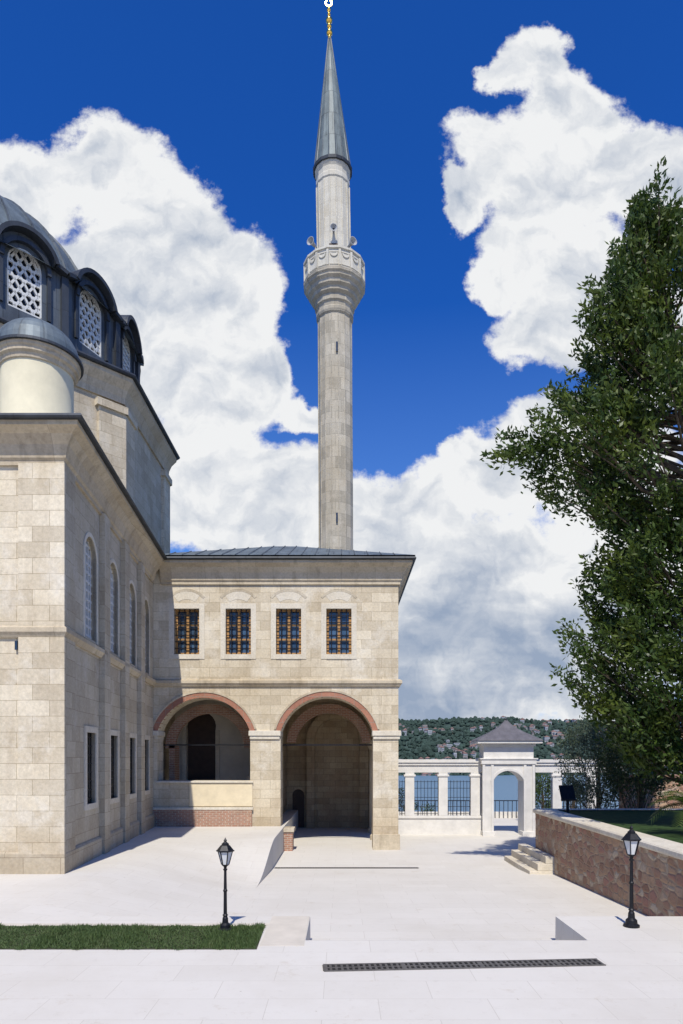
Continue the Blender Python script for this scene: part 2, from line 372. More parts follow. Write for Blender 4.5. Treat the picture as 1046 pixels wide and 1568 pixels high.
one('turret_cap',LEAD,MOS,lambda m:m.lathe(*TU,[(.9,zt),(1.07,zt+.003),(1.08,zt+.07)]+[(1.02*math.cos(a),zt+.08+.86*math.sin(a)) for a in np.linspace(0,math.pi/2,9)],40))
one('turret_cap_rim',LEADD,MOS,lambda m:m.lathe(*TU,[(1.0,zt-.002),(1.1,zt-.002),(1.1,zt+.06),(1.0,zt+.09)],40))
one('turret_finial',LEADD,MOS,lambda m:m.lathe(*TU,[(.08,zt+.9),(.1,zt+1.0),(.02,zt+1.1),(0,zt+1.15)],10))
HC=Vector((-15.3,27.6)); ap=7.45
def octa(a,n=8):
    R=a/math.cos(math.pi/n); return [(HC.x+R*math.cos(math.pi/n+2*math.pi*k/n),HC.y+R*math.sin(math.pi/n+2*math.pi*k/n)) for k in range(n)]
O=octa(ap); zH=EYE+13.5
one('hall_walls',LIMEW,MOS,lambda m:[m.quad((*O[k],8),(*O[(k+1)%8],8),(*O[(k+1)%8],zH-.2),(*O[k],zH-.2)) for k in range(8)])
def f(m):
    for k in range(8):
        p=Vector(O[k]); r=(p-HC).normalized()
        for s_ in (-1,1):
            d=(Vector(O[(k+s_)%8])-p).normalized(); nn=Vector((d.y,-d.x)); 
            if nn.dot(r)<0: nn=-nn
            xf=lambda u,n,z:(p.x+d.x*u+nn.x*n,p.y+d.y*u+nn.y*n,z)
            m.box(-.05,.95,-.1,.14,8,zH-1.0,xf); m.box(-.1,1.05,-.1,.22,zH-1.25,zH-1.0,xf)
one('hall_pilasters',LIME,MOS,f)
def cwpath(P):
    a=Vector(P[0]);b=Vector(P[1]); d=(b-a).normalized(); r=Vector((d.y,-d.x)); return P if r.dot(a-HC)>0 else P[::-1]
PO=cwpath(O)
one('hall_cornice',TRIM,MOS,lambda m:m.sweep(PO,[(0,zH-.85),(.08,zH-.85),(.1,zH-.65),(.2,zH-.4),(.36,zH-.2),(.4,zH-.15),(.4,zH),(0,zH)],True))
one('hall_eaves_lead',LEADD,MOS,lambda m:m.sweep(PO,[(.3,zH+.003),(.52,zH+.003),(.55,zH+.06),(.5,zH+.14),(-1.2,zH+.45)],True))
def ang(k): return -math.pi/2+2*math.pi*k/16
def xd(k,apo=6.6):
    a=ang(k); r=Vector((math.cos(a),math.sin(a))); t_=Vector((-r.y,r.x))
    return lambda u,n,z:(HC.x+r.x*(apo+n)+t_.x*u,HC.y+r.y*(apo+n)+t_.y*u,z)
zd0=zH+.2; zd1=EYE+17.0; hw=6.6*math.tan(math.pi/16); wz0=EYE+14.95; wzs=EYE+16.5; ww=.56
def f(m):
    for k in range(16): m.panel(xd(k),[(-hw,zd0),(hw,zd0),(hw,zd1)]+[(.95*math.cos(a),wzs+.15+.95*math.sin(a)) for a in np.linspace(.35,math.pi-.35,9)]+[(-hw,zd1)],[archpts(0,wz0,wzs,ww,ww,12)[0]],0,.25)
one('dome_drum',LEADM,MOS,f)
def f(m):
    for k in range(16):
        m.ring(xd(k),0,wzs,.70,.84,-.05,math.pi+.05,-.02,.16,16)
        m.box(-.84,-.72,-.02,.10,wz0,wzs,xd(k)); m.box(.72,.84,-.02,.10,wz0,wzs,xd(k))
        m.ring(xd(k),0,wzs+.1,.94,1.08,.28,math.pi-.28,-.5,.36,14)
        for s_ in (-1,1): m.bar(xd(k),s_*.98,wzs+.40,s_*(hw+.03),wzs+.28,.13,-.5,.32)
        m.box(hw-.12,hw+.12,-.1,.14,zd0,wzs+.2,xd(k))
one('drum_window_hoods',LEADD,MOS,f)
def f(m):
    for k in range(16): m.box(-ww,ww,-.24,-.2,wz0,wzs+ww,xd(k))
one('drum_window_dark',DARK,MOS,f)
def f(m):
    ins=lambda u,z:abs(u)<ww and z>wz0 and (z<wzs or u*u+(z-wzs)**2<ww*ww)
    for k in range(16):
        X=xd(k); m.ring(X,0,wzs,ww-.05,ww+.02,0,math.pi,-.14,-.02,14)
        for s_ in(-1,1): m.box(s_*ww-.04,s_*ww+.04,-.14,-.02,wz0,wzs,X)
        m.box(-ww,ww,-.14,-.02,wz0-.06,wz0+.06,X)
        for sl in (-1,1):
            for c_ in np.arange(-1.2,3.9,.44):
                pts=[(u,wz0+c_+sl*u*1.5) for u in np.linspace(-ww,ww,25)]
                pts=[p for p in pts if ins(*p)]
                if len(pts)>1: m.bar(X,*pts[0],*pts[-1],.075,-.12,-.05)
        for z in np.arange(wz0+.22,wzs+.4,.44):
            hw_=ww if z<wzs else math.sqrt(max(0,ww*ww-(z-wzs)**2)); m.box(-hw_,hw_,-.115,-.055,z-.03,z+.03,X)
one('drum_window_lattice',WHITE,MOS,f)
RD=5.7; zc=EYE+16.35
one('dome_shell',LEAD,MOS,lambda m:m.lathe(HC.x,HC.y,[(6.9,EYE+16.75),(6.2,EYE+17.3)]+[(RD*math.cos(a),zc+RD*math.sin(a)) for a in np.linspace(.22,math.pi/2,20)],64),smooth=True)
def f(m):
    for k in range(32):
        a=2*math.pi*k/32; r=Vector((math.cos(a),math.sin(a))); t_=Vector((-r.y,r.x))
        prev=None
        for b_ in np.linspace(.2,1.5,14):
            q=(RD*math.cos(b_),zc+RD*math.sin(b_)); 
            cur=[(HC.x+r.x*(q[0]+o)+t_.x*w_,HC.y+r.y*(q[0]+o)+t_.y*w_,q[1]+o*.6) for (w_,o) in ((-.035,0),(-.02,.06),(.02,.06),(.035,0))]
            if prev:
                for i in range(3): m.quad(prev[i],prev[i+1],cur[i+1],cur[i])
            prev=cur
one('dome_ribs',LEADM,MOS,f)

# ---------------- pavilion (facade block)
PV=empty('arcaded_pavilion'); xp=lambda u,n,z:(u,26.3-n,z)
U=lambda px:(px-523)/39.77
Z=lambda py:EYE+(1160-py)/39.77
aL,RL,cL,anL=archpts(U(312),Z(1197),Z(1121),1.79,1.32,26)
aR,RR,cR,anR=archpts(U(500.5),-.95,Z(1121),1.78,1.36,26)
wc=[U(286),U(365),U(442),U(519)]; wz=(Z(1002),Z(932)); wh=.485
wh_=[[(c-wh,wz[0]),(c-wh,wz[1]),(c+wh,wz[1]),(c+wh,wz[0])] for c in wc]
outl=[(J.x-.4,-.95)]+aR+[(XR,-.95),(XR,9.9),(J.x-.4,9.9)]
def f(m):
    m.panel(xp,outl,[aL]+wh_,0,.9)
    for a,b in zip(aR[:-1],aR[1:]): m.quad(xp(a[0],0,a[1]),xp(b[0],0,b[1]),xp(b[0],-.9,b[1]),xp(a[0],-.9,a[1]))
one('front_wall',LIME,PV,f)
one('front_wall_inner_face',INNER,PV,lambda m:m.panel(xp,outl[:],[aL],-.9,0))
def f(m):
    m.ring(xp,U(312),cL,RL,RL+.20,math.pi/2-anL,math.pi/2+anL,-.3,.035,40); m.ring(xp,U(500.5),cR,RR,RR+.20,math.pi/2-anR,math.pi/2+anR,-.3,.035,40)
one('red_archivolts',REDARCH,PV,f)
def f(m):
    m.ring(xp,U(312),cL,RL+.20,RL+.27,math.pi/2-anL*.98,math.pi/2+anL*.98,-.1,.06,40); m.ring(xp,U(500.5),cR,RR+.20,RR+.27,math.pi/2-anR*.98,math.pi/2+anR*.98,-.1,.06,40)
one('arch_mouldings',TRIM,PV,f)
def f(m):
    for (a,b) in ((U(381),U(430)),(U(570),XR+.1),(J.x,U(243))):
        m.box(a,b,-1.0,.10,Z(1127),Z(1119),xp); m.box(a+.04,b-.04,-.97,.06,Z(1132),Z(1127)-.002,xp)
one('imposts',FRAME,PV,f,bevel=.02)
one('pier_base',TRIM,PV,lambda m:m.box(U(571.5)-.02,XR+.06,-.02,.06,-.95,-.3,xp),bevel=.02)
one('cornice',TRIM,PV,lambda m:m.sweep([(J.x+.3,26.3),(XR,26.3),(XR,35.2)],corn))
def f(m):
    for c in wc:
        m.box(c-wh-.2,c-wh,-.05,.022,wz[0]-.18,wz[1]+.2,xp); m.box(c+wh,c+wh+.2,-.05,.022,wz[0]-.18,wz[1]+.2,xp)
        m.box(c-wh,c+wh,-.05,.022,wz[1],wz[1]+.2,xp); m.box(c-wh,c+wh,-.05,.04,wz[0]-.18,wz[0],xp)
        m.ring(xp,c,wz[1]-.2,.56,.86,.95,math.pi-.95,-.05,.008,10)
one('window_surrounds',FRAME,PV,f)
def f(m):
    for c in wc: m.ring(xp,c,wz[1]-.2,.865,.96,.75,math.pi-.75,-.05,.012,12)
one('relieving_arches',LIMEW,PV,f)
one('window_glass',BGL,PV,lambda m:[m.box(c-wh,c+wh,-.34,-.3,*wz,xp) for c in wc])
def f(m):
    for c in wc:
        for u in (-wh+.05,0,wh-.05): m.box(c+u-.05,c+u+.05,-.24,-.19,*wz,xp)
        for z in np.linspace(wz[0]+.05,wz[1]-.05,4): m.box(c-wh,c+wh,-.235,-.185,z-.035,z+.035,xp)
one('window_wood_frames',WOODF,PV,f)
def f(m):
    for c in wc:
        for u in np.linspace(-wh,wh,6)[1:-1]: m.box(c+u-.016,c+u+.016,-.14,-.1,*wz,xp)
        for z in np.linspace(*wz,8)[1:-1]: m.box(c-wh,c+wh,-.135,-.105,z-.014,z+.014,xp)
        for u in np.linspace(-wh,wh,6)[1:-1]:
            for z in np.linspace(*wz,8)[1:-1]: m.box(c+u-.028,c+u+.028,-.15,-.09,z-.028,z+.028,xp)
one('window_iron_grilles',IRON,PV,f)
one('parapet_panel',PLAS,PV,lambda m:m.box(U(290),U(387),-.02,.05,Z(1235),Z(1199),xp),bevel=.02)
one('parapet_cap',FRAME,PV,lambda m:(m.box(U(240),U(388),-.9,.10,Z(1199)+.002,Z(1196),xp),m.box(U(233),U(388),-.02,.13,Z(1240),Z(1236),xp)),bevel=.015)
one('brick_base',BRICK,PV,lambda m:m.box(U(233),U(386),-.02,.11,-.1,Z(1240)-.002,xp))
one('brick_pedestal',BRICK,PV,lambda m:m.box(-2.44,-1.86,-.3,.35,-1,Z(1273),xp))
one('pedestal_cap',TRIM,PV,lambda m:m.box(-2.49,-1.80,-.35,.40,Z(1273)+.002,Z(1267),xp),bevel=.02)
one('tie_rods',IRON,PV,lambda m:m.box(-7.3,1.5,-1.02,-.98,Z(1140)-.025,Z(1140)+.025,xp))
def f(m):
    B_=34.6
    d,_,_,_=archpts(WX(457,B_),-.95,.75,.3,.3,10)
    m.panel(lambda u,n,z:(u,B_-n,z),[(-3,-.95)]+d+[(2.2,-.95),(2.2,6),(-3,6)],[],0,0)
    m.box(-3.1,-2.75,27.21,B_,-1,5.9)
    m.box(1.9,2.189,27.21,28.3,-1,3.9); m.box(1.9,2.189,32.6,B_,-1,3.9); m.box(1.9,2.189,27.21,B_,3.902,9.9)
    m.box(-1.75,-1.35,B_-.35,B_-.01,-1,3.5); m.box(.9,1.35,B_-.35,B_-.01,-1,3.5)
    xs_=lambda u,n,z:(u,B_-.18-n,z); m.ring(xs_,-.22,3.5,1.13,1.55,0,math.pi,-.15,.15,24)
    m.ring(xs_,WX(457,B_),.75,.3,.45,0,math.pi,-.17,-.1,12)
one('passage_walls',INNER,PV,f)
one('passage_door',DOORD,PV,lambda m:m.box(-2.72,-1.8,34.63,34.66,-1,1.3))
one('vault_ribs',BRICK,PV,lambda m:(m.ring(xp,U(500.5),cR,1.5,1.9,.1,math.pi-.1,-4.6,-4.2,24),m.ring(xp,U(303),cR-.1,1.45,1.85,0,math.pi,-2.6,-2.3,24)))
one('porch_piers',BRICK,PV,lambda m:(m.box(-7.22,-6.98,28.6,29.4,-1,cR),m.box(-3.5,-3.12,28.6,29.4,-1,cR)))
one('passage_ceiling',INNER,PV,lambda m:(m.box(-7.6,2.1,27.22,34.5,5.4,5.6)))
one('side_columns',TRIM,PV,lambda m:(m.lathe(1.45,29.5,[(.22,-1),(.22,-.7),(.15,-.65),(.14,3),(.22,3.2),(.22,3.4)],16),m.lathe(1.45,32.2,[(.22,-1),(.22,-.7),(.15,-.65),(.14,3),(.22,3.2),(.22,3.4)],16)))
def f(m):
    B_=31.2; xf=lambda u,n,z:(u,B_-n,z)
    dd,_,_,_=archpts(WX(308,B_),1.6,3.9,.66,.85,12)
    m.panel(xf,[(-7.7,-1),(-3.1,-1),(-3.1,5.4),(-7.7,5.4)],[dd],0,.25)
one('porch_back_wall',PLASW,PV,f)
one('door_surround',FRAME,PV,lambda m:(m.box(WX(308,31.2)-.86,WX(308,31.2)-.67,31.1,31.19,1.0,3.9),m.box(WX(308,31.2)+.67,WX(308,31.2)+.86,31.1,31.19,1.0,3.9)))
one('porch_door',DOORD,PV,lambda m:m.box(-7.4,-5.4,31.45,31.5,-1,5))
def f(m):
    for i in range(7): m.box(-4.9+i*.2,-4.7+i*.2,29.6,31.1,0,.9+i*.24)
one('porch_stair',PLASW,PV,f)
one('pavilion_outer_walls',LIME,PV,lambda m:(m.box(-7.6,XR-.002,34.7,35.2,-1,9.9),m.box(-7.9,-7.6,26.7,35.2,-1,9.9)))
def f(m):
    a,b_,c_,d=(J.x-.3,25.72,10.28),(XR+.6,25.72,10.28),(XR+.6,35.7,10.28),(J.x-.6,35.7,10.28); p=(-3.1,30.4,12.05); q=(-2.0,30.4,12.05)
    m.quad(a,b_,q,p); m.quad(b_,c_,q); m.quad(c_,d,p,q); m.quad(d,a,p)
one('hip_roof',LEAD,PV,f)
def f(m):
    for i in range(19):
        x=-7+i*.5; a=Vector((x,25.74,10.29)); 
        lim=min((x+7.5)/4.4,(2.79-x)/4.8,1); b_=Vector((x,25.74+4.66*lim,10.29+1.77*lim))
        m.quad((a.x-.02,a.y,a.z),(a.x,a.y,a.z+.035),(b_.x,b_.y,b_.z+.035),(b_.x-.02,b_.y,b_.z)); m.quad((a.x+.02,a.y,a.z),(a.x,a.y,a.z+.035),(b_.x,b_.y,b_.z+.035),(b_.x+.02,b_.y,b_.z))
one('roof_seams',LEADM,PV,f)

# ---------------- minaret
MI=empty('minaret'); DM=37.0; k_=F/DM
zM=lambda py:EYE+(1160-py)/k_
MX,MY=-.28,DM
def lean(o):
    for v in o.data.vertices: v.co.x-=.35*max(0,(v.co.z-13)/28)**2
    return o
r16=math.pi/16
lean(one('shaft',MINA,MI,lambda m:m.lathe(MX,MY,[(1.3,0),(1.3,6),(.94,8)]+[(.93-.0006*i,8+i*.9) for i in range(1,21)]+[(.91,zM(494)),(.99,zM(492)),(1.02,zM(489)),(1.02,zM(485)),(.96,zM(483))],16,r16)))
def f(m):
    for k in range(16):
        a=2*math.pi*k/16+r16; m.lathe(MX+.915*math.cos(a),MY+.915*math.sin(a),[(.03,8),(.026,zM(496))],6)
lean(one('shaft_edge_rolls',MINA,MI,f))
lean(one('corbel',MINA,MI,lambda m:m.lathe(MX,MY,[(.96,zM(484)),(1.0,zM(478)),(1.08,zM(476)),(1.1,zM(468)),(1.25,zM(465)),(1.27,zM(460)),(1.42,zM(457)),(1.44,zM(452)),(1.58,zM(449)),(1.6,zM(446)),(1.68,zM(444)),(1.7,zM(440)),(1.6,zM(439)),(.5,zM(438.5))],16,r16)))
lean(one('balcony_parapet',MINW,MI,lambda m:m.lathe(MX,MY,[(1.6,zM(439.5)),(1.6,zM(414)),(1.68,zM(413)),(1.68,zM(410)),(1.5,zM(409)),(1.48,zM(438))],16,r16)))
def f(m):
    for k in range(16):
        a=2*math.pi*(k+.0)/16+2*r16; r=Vector((math.cos(a),math.sin(a))); t_=Vector((-r.y,r.x)); apo=1.6*math.cos(r16)
        xf=lambda u,n,z:(MX+r.x*(apo+n)+t_.x*u,MY+r.y*(apo+n)+t_.y*u,z)
        w=1.6*math.sin(r16); z0,z1=zM(438),zM(415)
        m.box(w-.06,w+.05,-.02,.07,z0,z1,xf)
        m.box(-w+.08,w-.08,-.01,.03,z0+.06,z0+.12,xf); m.box(-w+.08,w-.08,-.01,.03,z1-.12,z1-.06,xf)
        m.ring(xf,0,z1-.16,.13,.2,math.pi,2*math.pi,-.01,.05,8)
lean(one('parapet_carving',MINW,MI,f))
lean(one('upper_drum',MINW,MI,lambda m:m.lathe(MX,MY,[(.98,zM(438)),(.98,zM(425)),(.89,zM(422)),(.87,zM(290)),(.92,zM(288)),(.92,zM(282)),(.88,zM(280)),(.9,zM(273)),(.97,zM(269)),(.97,zM(266))],16,r16)))
def f(m):
    for k in range(16):
        a=2*math.pi*k/16+r16; xx,yy=MX+.9*math.cos(a),MY+.9*math.sin(a)
        m.lathe(xx,yy,[(.04,zM(420)),(.04,zM(292))],8)
lean(one('drum_colonnettes',MINW,MI,f))
def f(m):
    m.lathe(MX,MY,[(.98,zM(262.5))]+[(.98*(1-t)+.06*t+.03*math.sin(t*math.pi),zM(260-203*t)) for t in np.linspace(0,1,12)],16,r16)
lean(one('lead_spire',lead('spire_lead',(.105,.13,.13),.45,.1,.6),MI,f))
lean(one('spire_rim',LEADD,MI,lambda m:m.lathe(MX,MY,[(.9,zM(266.5)),(1.06,zM(266)),(1.08,zM(262)),(.97,zM(259))],16,r16)))
def f(m):
    for k in range(16):
        a=2*math.pi*k/16+r16; c_,s_=math.cos(a),math.sin(a); t=Vector((-s_,c_)); p0=(.985,zM(260)); p1=(.07,zM(60))
        for sg in (-1,1): m.quad((MX+p0[0]*c_+t.x*.025*sg,MY+p0[0]*s_+t.y*.025*sg,p0[1]),(MX+(p0[0]+.035)*c_,MY+(p0[0]+.035)*s_,p0[1]),(MX+(p1[0]+.03)*c_,MY+(p1[0]+.03)*s_,p1[1]),(MX+p1[0]*c_+t.x*.015*sg,MY+p1[0]*s_+t.y*.015*sg,p1[1]))
lean(one('spire_seams',LEADM,MI,f))
fp=[]
for (y0,r) in ((57,.1),(50,.17),(40,.13),(31,.18),(22,.09),(15,.11)):
    h_=r*k_*.9
    fp+=[(.04,zM(y0+h_*1.1))]+[(r*math.cos(a),zM(y0)+r*.9*math.sin(a)) for a in np.linspace(-1.2,1.2,7)]
fp+=[(.03,zM(12)),(0,zM(11))]
lean(one('finial',GOLD,MI,lambda m:m.lathe(MX,MY,fp,16),smooth=True))
lean(one('crescent',GOLD,MI,lambda m:m.ring(lambda u,n,z:(MX+u,MY+n,z),0,zM(5),.13,.2,-math.pi*1.3,math.pi*.3,-.03,.03,20)))
def f(m):
    for (px,py) in ((516,547),(516,802)): 
        m.box(WX(px,36.08)-.045,WX(px,36.08)+.045,36.0,36.2,zM(py+7),zM(py-7))
one('slit_windows',DARK,MI,f)
def horn(m,c,d,L=.45,r=.22):
    d=Vector(d).normalized(); q=d.to_track_quat('Z','Y'); i=len(m.v); n=14; pr=[(.05,-.15),(.07,0),(.1,L*.5),(r,L),(r*.9,L),(.05,L*.5)]
    for (rr,zz) in pr:
        for a in range(n): m.v.append(tuple(Vector(c)+q@Vector((rr*math.cos(a*2*math.pi/n),rr*math.sin(a*2*math.pi/n),zz))))
    for j in range(len(pr)-1):
        for a in range(n): m.f.append((i+j*n+a,i+j*n+(a+1)%n,i+(j+1)*n+(a+1)%n,i+(j+1)*n+a))
zz=zM(396)
sp_=MB(); horn(sp_,(MX-1.0,MY-.9,zz),(-.6,-1,0)); horn(sp_,(MX+.8,MY-.9,zz),(.6,-1,0)); horn(sp_,(MX-.0,MY-1.0,zM(375)),(0,-1,-.1),.3,.19)
sp_.box(MX-1.0,MX-.96,MY-.95,MY-.9,zM(430),zz); sp_.box(MX+.8,MX+.84,MY-.95,MY-.9,zM(430),zz)
lean(sp_.build('loudspeakers',GREYS,MI))
lean(one('balcony_door',DOORD,MI,lambda m:(m.box(MX-.25,MX+.2,MY-.93,MY-.85,zM(430),zM(392)))))

# ---------------- fence & gate
DF=31.5; kf=F/DF; U2=lambda px:(px-523)/kf; Z2=lambda py:EYE+(1160-py)/kf
FE=empty('marble_colonnade_fence')
def f(m):
    for (a,b) in ((2.0,U2(737)),(U2(811),U2(960))):
        m.box(a,b,DF-.12,DF+.12,-.95,Z2(1253)); m.box(a,b,DF-.17,DF+.17,Z2(1253)+.002,Z2(1249))
        m.box(a,b,DF-.13,DF+.13,Z2(1183),Z2(1172)); m.box(a,b,DF-.19,DF+.19,Z2(1172)+.002,Z2(1168)); m.box(a,b,DF-.24,DF+.24,Z2(1168)+.002,Z2(1163))
    for px in (627,678,727,852,905): 
        m.box(U2(px-7),U2(px+7),DF-.16,DF+.16,Z2(1249)+.002,Z2(1183)-.002); m.box(U2(px-9),U2(px+9),DF-.2,DF+.2,Z2(1189),Z2(1186))
one('piers_and_beam',MARB,FE,f,bevel=.012)
def f(m):
    for (a,b) in ((612,620),(634,671),(685,720),(811,845),(859,898)):
        a,b=U2(a),U2(b); n=max(2,int((b-a)/.14))
        for i in range(n+1): x=a+(b-a)*i/n; m.box(x-.009,x+.009,DF-.012,DF+.012,Z2(1249),Z2(1195))
        for z in (1246,1235,1221,1207,1197): m.box(a,b,DF-.014,DF+.014,Z2(z)-.01,Z2(z)+.01)
one('iron_grilles',IRON,FE,f)
GA=empty('gate_kiosk'); xg=lambda u,n,z:(u,DF-.55-n,z)
ga,_,gc,_=archpts(U2(774.5),-.95,Z2(1196),U2(797)-U2(774.5),.48,16)
def f(m):
    for n_ in (0,-1.0):
        m.panel(xg,[(U2(737),-.95)]+ga+[(U2(812),-.95),(U2(812),Z2(1143)),(U2(737),Z2(1143))],[],n_,0)
    for a,b in zip(ga[:-1],ga[1:]): m.quad(xg(a[0],0,a[1]),xg(b[0],0,b[1]),xg(b[0],-1,b[1]),xg(a[0],-1,a[1]))
    for p in (737,812): m.quad(xg(U2(p),0,-.95),xg(U2(p),-1,-.95),xg(U2(p),-1,Z2(1143)),xg(U2(p),0,Z2(1143)))
one('gate_body',MARB,GA,f)
def f(m):
    m.ring(xg,U2(774.5),Z2(1196)-.28,.76,.88,.35,math.pi-.35,-.02,.04,16)
    for (a,b) in ((735,739),(748,752),(797,801),(810,814)): m.box(U2(a),U2(b),-.02,.05,-.95,Z2(1170),xg)
    m.box(U2(733),U2(816),-1.06,.08,Z2(1170),Z2(1163),xg); m.box(U2(731),U2(818),-1.1,.12,Z2(1163)+.002,Z2(1161),xg)
    m.box(U2(734),U2(815),-1.05,.07,Z2(1143),Z2(1139),xg); m.box(U2(726),U2(823),-1.3,.3,Z2(1139)+.002,Z2(1135),xg)
    m.box(U2(735),U2(754),-.5,.08,-.95,-.7,xg); m.box(U2(795),U2(814),-.5,.08,-.95,-.7,xg)
one('gate_mouldings',MARB,GA,f,bevel=.01)
def f(m):
    cx,cy=U2(774.5),DF-.05; pr=[(1.0,1135),(.97,1133),(.72,1127),(.48,1121),(.28,1115),(.14,1109),(.05,1104),(0,1101)]
    idx=[]
    for (s_,y) in pr:
        idx.append(len(m.v)); wx,wy=s_*1.47,s_*.85
        for (a,b) in ((-1,-1),(1,-1),(1,1),(-1,1)): m.v.append((cx+a*wx,cy+b*wy,Z2(y)+.003))
    for j in range(len(pr)-1):
        for a in range(4): m.f.append((idx[j]+a,idx[j]+(a+1)%4,idx[j+1]+(a+1)%4,idx[j+1]+a))
one('gate_roof',plain('grey_slate_roof',(.11,.105,.12),.7,.1,.2,4),GA,f)
one('gate_finial',LEADD,GA,lambda m:m.lathe(U2(774.5),DF-.05,[(.04,Z2(1104)),(.06,Z2(1101)),(.02,Z2(1099)),(0,Z2(1096))],8))
one('terrace_railing',IRON,None,lambda m:([m.box(x-.015,x+.015,39.98,40.01,-.9,.1) for x in np.arange(2,24,.25)],m.box(2,24,39.97,40.02,.1,.15)))
one('terrace_parapet',MARB,None,lambda m:m.box(2,24,40.2,40.5,-.95,-.55))

# ---------------- right terrace
RT=empty('retaining_wall')
w0=(6.42,22.6); w1=(6.1,11.0); w2=(5.85,2)
def f(m):
    for (a,b) in ((w0,w1),(w1,w2)): m.quad((a[0],a[1],-1),(b[0],b[1],-1),(b[0],b[1],.82),(a[0],a[1],.82))
    m.quad((w0[0],w0[1],-1),(40,22.6,-1),(40,22.6,.82),(w0[0],w0[1],.82))
one('rubble_face',RUB,RT,f)
def f(m):
    m.sweep([(40,22.55),(w0[0]+.02,22.55),(w1[0]+.02,w1[1]),(w2[0]+.02,w2[1])],[(-.5,.82),(.08,.82),(.1,.86),(.1,.93),(.07,.96),(-.5,.96)])
one('wall_coping',FRAME,RT,f)
one('terrace_lawn',plain('shaded_grass',(.03,.055,.016),.95,0,.5,8,.1),None,lambda m:m.quad((w0[0]+.4,22.2,.93),(w1[0]+.4,w1[1],.93),(w2[0]+.4,w2[1],.93),(40,2,.93),(40,22.2,.93)))
ST=empty('stone_steps')
def f(m):
    m.box(5.62,6.4,20.4,23.6,-.95,-.74); m.box(5.86,6.4,20.4,23.6,-.738,-.53); m.box(6.1,6.4,20.4,23.6,-.528,-.32)
one('step_treads',FRAME,ST,f,bevel=.015)
one('stone_wall',RUB,None,lambda m:(m.box(10.6,24,25.5,26.1,-1,1.9),m.box(10.55,24,25.45,26.15,1.902,2.0)))
SG=empty('information_sign')
def f(m):
    x=7.05;y=21.3
    m.box(x-.04,x+.04,y-.03,y+.03,.93,1.4)
    m.quad((x-.22,y-.12,1.35),(x+.22,y-.12,1.35),(x+.22,y+.16,1.78),(x-.22,y+.16,1.78)); m.quad((x-.22,y-.08,1.33),(x+.22,y-.08,1.33),(x+.22,y+.20,1.76),(x-.22,y+.20,1.76))
    m.box(x-.24,x+.24,y-.14,y-.1,1.31,1.37)
one('sign_board',IRON,SG,f)

# ---------------- drains
DR=empty('drain_grate')
GM=plain('galvanised_steel',(.13,.12,.11),.5,.4,.3,15)
o1=Vector((WX(498,8.62),2.65*F/323)); o2=Vector((WX(922,8.75),2.65*F/314)); dd=(o2-o1); LL=dd.length; dd.normalize(); dn=Vector((-dd.y,dd.x))
xq=lambda u,n,z:(o1.x+dd.x*u+dn.x*n,o1.y+dd.y*u+dn.y*n,z)
one('drain_channel',plain('drain_dark',(.012,.011,.01),.9),DR,lambda m:m.box(0,LL,-.12,.12,-.02,.004,xq))
def f(m):
    m.box(-.02,LL+.02,-.14,-.115,.0,.014,xq); m.box(-.02,LL+.02,.115,.14,.0,.014,xq); m.box(0,LL,-.012,.012,.0,.0125,xq)
    n=int(LL/.07)
    for i in range(n+1): u=LL*i/n; w=.015 if i%14 else .03; m.box(u-w,u+w,-.115,.115,.003,.012,xq)
one('drain_bars',GM,DR,f)
D2=empty('drain_grate'); 
one('channel_bars',GM,D2,lambda m:[m.box(x,x+.04,21.84,21.98,-.9,-.885) for x in np.arange(-2.15,2.45,.085)])
one('channel_dark',plain('drain_dark2',(.02,.018,.016),.9),D2,lambda m:m.box(-2.15,2.45,21.82,22.02,-.92,-.888))

# ---------------- lamps
def lamp(x,y,h,z0=0):
    E=empty('street_lamp',(x,y,z0)); s=h/1.5
    P=lambda L:[(r*s,z*s) for r,z in L]
    one('post',IRON,E,lambda m:m.lathe(0,0,P([(0,0),(.115,0),(.115,.03),(.085,.05),(.08,.1),(.05,.13),(.045,.2),(.032,.23),(.045,.25),(.03,.27),(.026,.62),(.036,.635),(.036,.65),(.026,.665),(.021,.96),(.034,.975),(.034,.99),(.02,1.0),(.03,1.03),(.055,1.05),(.06,1.062),(0,1.063)]),16))
    one('lantern_glass',LGL,E,lambda m:m.lathe(0,0,P([(0,1.064),(.058,1.065),(.115,1.27),(0,1.271)]),6))
    def f(m):
        for k in range(6):
            a=k*math.pi/3; c,sn=math.cos(a),math.sin(a); t_=Vector((-sn,c))
            q=[]
            for (r,z) in P([(.06,1.06),(.118,1.275)]):
                for (o,w) in ((-.006,-.007),(.006,-.007),(.006,.007),(-.006,.007)): q.append(((r+o*1.0)*c+t_.x*w,(r+o)*sn+t_.y*w,z))
            i=len(m.v); m.v+=q
            for a_ in range(4): m.f.append((i+a_,i+(a_+1)%4,i+4+(a_+1)%4,i+4+a_))
        m.lathe(0,0,P([(.10,1.268),(.145,1.272),(.15,1.285),(.135,1.295),(.075,1.37),(.06,1.375),(.06,1.395),(.04,1.41),(.02,1.43),(.028,1.45),(.01,1.475),(0,1.5)]),6)
    one('lantern_cage',IRON,E,f)
lamp(WX(345,10.46),10.46,1.43); lamp(WX(967,10.7),10.7,1.6)

